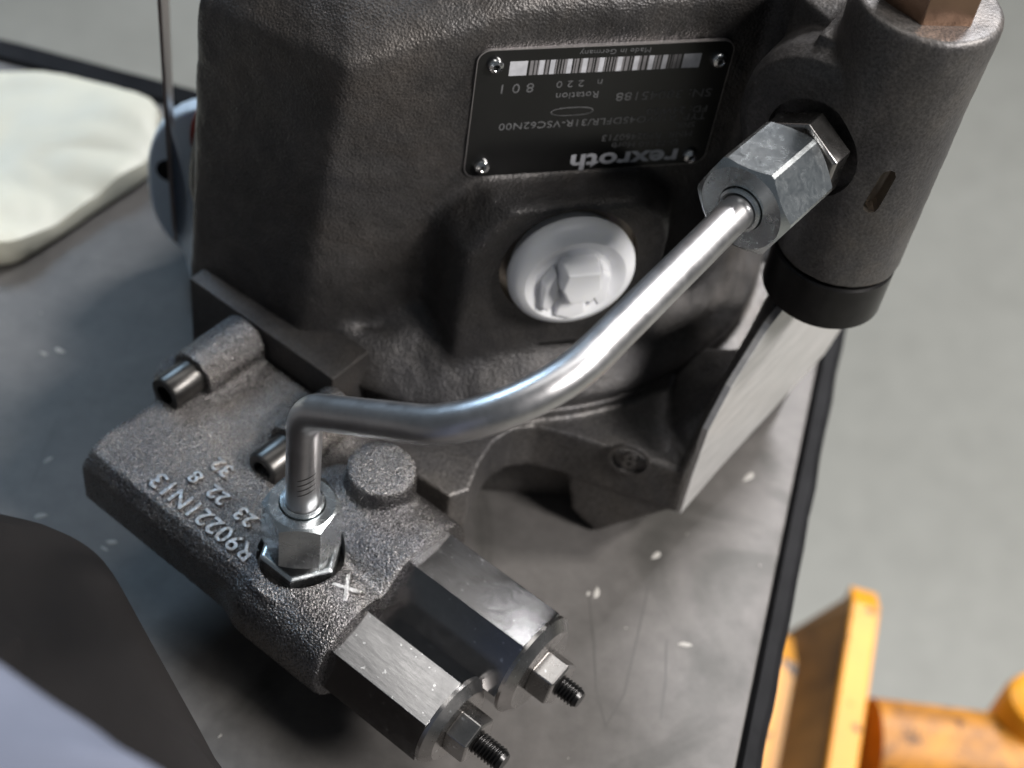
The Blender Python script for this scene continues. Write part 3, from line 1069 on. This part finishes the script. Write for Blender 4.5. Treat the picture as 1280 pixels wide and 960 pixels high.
# ------------------------------------------------------------------ things beside the pump
def Wp(a_, b_, z_):
    c_, s_ = math.cos(ROT), math.sin(ROT)
    return Vector((PUMP[0] + a_ * c_ - b_ * s_, PUMP[1] + a_ * s_ + b_ * c_, z_ + 3.0))


bm = new_bm()
o0 = Vector((-21.4, -4.5, 0))
pd = (Matrix.Rotation(R(-3.0), 3, 'Z') @ (Vector((-28.0, 1.3, 0)) - o0)).normalized()
pw = Vector((pd.y, -pd.x, 0)) * 0.06
outl = [(1.3, 0.9), (0.5, 2.6), (0.0, 6.0), (0.0, 27), (5.0, 27), (5.5, 12), (3.2, 4), (1.7, 0.9)]
loft(bm, [[o0 + pd * t + pw * s_ + up * h for t, h in outl] for s_ in (-1, 1)], True, False)
link('thin_plate', bm, M['sheet'], pump, False)

# side cover of the housing, between sheet and body, with a red cap on it
bm = new_bm()
sd0 = Vector((-17.4, -2.6, 7.4))
sdd = Vector((-0.72, -0.35, 0)).normalized()
lathe(bm, sd0, sdd, [(0, 2.4), (2.55, 2.4), (2.75, 2.2), (2.75, 0.1)], 40)
scv = link('side_cover', bm, M['housing'], pump)
bm = new_bm()
lathe(bm, sd0 + sdd * 2.7 + up * 0.7, sdd, [(0, 0.9), (0.5, 0.85), (0.6, 0.6), (0.6, 0.05)], 28)
link('red_cap', bm, M['red'], scv)

# pale blue cover: an upright flange-shaped disc with a bolt hole
base = Wp(-23.6, -0.6, -3)
bm = new_bm()
pdx = (Wp(-20.5, 1.2, -3) - Wp(-25.5, -2.2, -3)).normalized()
pn_ = Vector((pdx.y, -pdx.x, 0))
oc = []
for k in range(48):
    t = k * 2 * math.pi / 48
    oc.append((math.copysign(abs(math.cos(t)) ** 0.75, math.cos(t)) * 4.4 + 2.0, math.copysign(abs(math.sin(t)) ** 0.8, math.sin(t)) * 4.4 + 4.4))
loft(bm, [[base + pdx * x + up * z + pn_ * d_ - base for x, z in oc] for d_ in (-0.45, 0.45)], True, False)
bl = link('plastic_cover', bm, M['blue'], None, False, 0.15, 3)
bl.location = base * CM
bl['label'], bl['category'] = 'pale blue plastic flange cover standing upright behind the left side of the pump', 'cover'
bm = new_bm()
lathe(bm, pdx * -1.45 + up * 5.2 - pn_ * 0.5, pn_, [(0, 0.55), (1.0, 0.55)], 24)
link('bolt_hole', bm, M['rubber'], bl)

# narrow curved strip standing against the pump's lower left edge
base = Wp(-20.2, -4.6, -3)
bm = new_bm()
rings = []
for k in range(13):
    t = k / 12
    p_ = Wp(-22.6 + 3.2 * t, -3.3 - 2.1 * t + 0.5 * math.sin(t * 3), -3) - base
    h1 = 6.4 * (1 - t) ** 1.1 + 3.2
    h0 = 4.6 * (1 - t) ** 1.2
    nn = Vector((0.5, 0.86, 0)) * 0.07
    rings.append([p_ - nn + up * h0, p_ + nn + up * h0, p_ + nn + up * h1, p_ - nn + up * h1])
loft(bm, rings, True, False)
st = link('plastic_strip', bm, M['blue'], None, False)
st.location = base * CM
st['label'], st['category'] = 'narrow curved pale strip standing against the lower left edge of the pump', 'strip'

# white wrapped bundle
from mathutils import Vector as V
bundle = [(-36, 49), (-32, 53.8), (-27.0, 55.4), (-22.6, 56.0), (-19.0, 55.3), (-17.9, 53.0), (-17.8, 51.0), (-19.4, 47.8), (-20.6, 45.4), (-21.8, 43.8), (-24, 43.6), (-30, 44.0), (-36, 45)]
cx = sum(p[0] for p in bundle) / len(bundle)
cy = sum(p[1] for p in bundle) / len(bundle)
bm = new_bm()
nr, ns = 12, 120


def outline(t):
    t = (t % 1) * len(bundle)
    i = int(t)
    u_ = t - i
    p_ = [V((*bundle[(i + k) % len(bundle)], 0)) for k in (-1, 0, 1, 2)]
    a_ = 0.5 * (2 * p_[1] + (p_[2] - p_[0]) * u_ + (2 * p_[0] - 5 * p_[1] + 4 * p_[2] - p_[3]) * u_ ** 2 + (3 * p_[1] - p_[0] - 3 * p_[2] + p_[3]) * u_ ** 3)
    return a_ - V((cx, cy, 0))


rings = []
prof = [(0.97, 0.0), (1.0, 0.25), (1.0, 0.6), (0.97, 1.0), (0.93, 1.1), (0.87, 1.18), (0.8, 1.22), (0.72, 1.25), (0.64, 1.28), (0.55, 1.3), (0.46, 1.3), (0.37, 1.3), (0.28, 1.3), (0.19, 1.3), (0.1, 1.3), (0.03, 1.3)]
for k, h in prof:
    rg = []
    for j in range(ns):
        p_ = outline(j / ns) * k
        p_.z = h
        w_ = noise.noise(p_ * 0.22 + V((3, 1, 0))) * 0.9 + abs(noise.noise(p_ * 0.4 + V((5, 2, 0)))) * 0.6 + abs(noise.noise(p_ * 0.9)) * 0.12
        p_.z = max(0.0, h + w_ * min(1, h / 2))
        rg.append(p_)
    rings.append(rg)
loft(bm, rings, True, True)
bag = link('wrapped_bundle', bm, M['bag'])
bag.location = Vector((cx, cy, 0.02)) * CM
bag['label'], bag['category'] = 'off white wrapped bundle lying flat on the bench at the left', 'bundle'

# ------------------------------------------------------------------ added mounds for a blurred shadow and a lit patch of bench
def wz(px, py, z):
    d_ = fw + ax * ((px - 640) / f_px) + ay * ((py - 480) / f_px)
    return Vector((0, 0, cam_h)) + d_ * ((z - cam_h) / d_.z)


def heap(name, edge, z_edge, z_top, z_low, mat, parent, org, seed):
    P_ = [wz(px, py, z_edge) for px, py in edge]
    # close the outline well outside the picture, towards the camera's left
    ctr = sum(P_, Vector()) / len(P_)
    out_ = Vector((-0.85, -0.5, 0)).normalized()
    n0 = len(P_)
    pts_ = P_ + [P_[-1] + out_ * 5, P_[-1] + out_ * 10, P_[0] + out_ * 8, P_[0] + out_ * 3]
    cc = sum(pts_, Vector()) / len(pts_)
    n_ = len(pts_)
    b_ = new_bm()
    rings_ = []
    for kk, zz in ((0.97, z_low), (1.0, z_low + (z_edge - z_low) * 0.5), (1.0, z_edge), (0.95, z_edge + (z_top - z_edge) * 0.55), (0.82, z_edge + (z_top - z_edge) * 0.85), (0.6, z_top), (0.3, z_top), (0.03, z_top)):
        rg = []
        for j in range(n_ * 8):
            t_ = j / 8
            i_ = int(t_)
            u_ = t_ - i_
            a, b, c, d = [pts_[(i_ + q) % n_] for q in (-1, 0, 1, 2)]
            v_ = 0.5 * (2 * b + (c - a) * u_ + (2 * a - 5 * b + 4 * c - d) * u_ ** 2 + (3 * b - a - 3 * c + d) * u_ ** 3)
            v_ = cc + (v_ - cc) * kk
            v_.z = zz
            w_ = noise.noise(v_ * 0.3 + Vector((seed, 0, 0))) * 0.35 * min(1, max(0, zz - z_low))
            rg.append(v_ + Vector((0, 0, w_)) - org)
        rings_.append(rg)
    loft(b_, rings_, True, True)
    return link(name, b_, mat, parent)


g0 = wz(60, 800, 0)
shade = empty('cloth_heap', (g0.x, g0.y, 0), 0, 'dark brown cloth heap, blurred, at the lower left corner of the bench', 'cloth')
heap('dark_cloth', [(-60, 640), (0, 657), (70, 672), (130, 705), (180, 785), (228, 875), (275, 960), (320, 1060)], 5.0, 6.5, 0.0, M['cloth_dark'], shade, g0, 3)  # solid mound added in place of a shadow on the bench
heap('pale_cloth', [(-60, 820), (0, 850), (80, 905), (160, 965), (230, 1040)], 20.0, 22.0, 5.5, M['cloth_pale'], shade, g0, 7)  # raised mound added in place of a lit patch of bench

# ------------------------------------------------------------------ yellow machine beside the bench
yz = -32.0


def wray(px, py, z):     # where a feature of the machine stands at height z (world cm, bench top = 0)
    d_ = fw + ax * ((px - 640) / f_px) + ay * ((py - 480) / f_px)
    k_ = (z - cam_h) / d_.z
    return Vector((0, 0, cam_h)) + d_ * k_


c0 = wray(1064, 735, yz)
mach = empty('lifting_machine', (c0.x, c0.y, FL), 0, 'chipped yellow steel machine frame on the floor beside the bench', 'machine')
off = Vector((c0.x, c0.y, FL))


def mk(name, pts_list, mat, bev=0.12):
    b_ = new_bm()
    for pts_ in pts_list:
        hull(b_, [Vector(p_) - off for p_ in pts_])
    return link(name, b_, mat, mach, False, bev)


# inner plate (seen on its shaded face) and its thick edge
ed = (wray(1083, 960, yz) - wray(1107, 783, yz))
ed.z = 0
run = ed.normalized()                      # along the plate towards the camera
side = Vector((run.y, -run.x, 0))          # to the left in the picture
if side.x > 0:
    side = -side
tip = wray(1080, 737, yz)
tk = 1.75
L_ = 22


def prof_plate(p0, t0, t1, top_lift, zlow):
    out_ = []
    for t_ in (t0, t1):
        a_ = p0 + side * t_
        out_ += [a_ + run * 0, a_ + run * 2.3 + Vector((0, 0, top_lift)), a_ + run * L_ + Vector((0, 0, top_lift)), a_ + run * 0.3 + Vector((0, 0, zlow)), a_ + run * L_ + Vector((0, 0, zlow))]
    return out_


mk('side_plate', [prof_plate(tip, -tk / 2, tk / 2, 1.5, -14)], M['yellow'])
tip2 = wray(992, 797, yz - 3)
mk('side_plate', [prof_plate(tip2 - side * 0.2, -1.2, 2.5, 0.6, -12)], M['yellow'])
wl, wr = tip + side * 0.7, tip + side * 3.9
mk('web_plate', [[wl + run * 0.4 + Vector((0, 0, -0.3)), wl + run * 2.4 + Vector((0, 0, 0.9)), wl + run * L_ + Vector((0, 0, 0.9)), wr + run * 2.6 + Vector((0, 0, -3.6)), wr + run * L_ + Vector((0, 0, -3.6)),
                  wl + run * 0.4 + Vector((0, 0, -5)), wl + run * L_ + Vector((0, 0, -5)), wr + run * 2.6 + Vector((0, 0, -5.0)), wr + run * L_ + Vector((0, 0, -5.0))]], M['rusty'])
b_ = new_bm()
t0, t1 = wray(1085, 935, yz - 3), wray(1330, 965, yz - 3)
lathe(b_, t0 - off, t1 - t0, [(0, 3.1), ((t1 - t0).length, 3.1)], 40)
link('cross_tube', b_, M['worn'], mach)
b_ = new_bm()
q0 = wray(1276, 915, yz - 2)
lathe(b_, q0 - off + Vector((0, 0, -4)), (0, 0, 1), [(0, 2.3), (7.0, 2.3), (7.8, 2.05), (8.2, 1.5), (8.35, 0.1)], 36)
link('pivot_post', b_, M['yellow'], mach)
b_ = new_bm()
hull(b_, [tip - off + Vector((x_, y_ - 9, z_)) for x_ in (-3, 6) for y_ in (-6, 6) for z_ in (FL - yz + 0.0, -12)])
link('column', b_, M['yellow'], mach, False, 0.2)
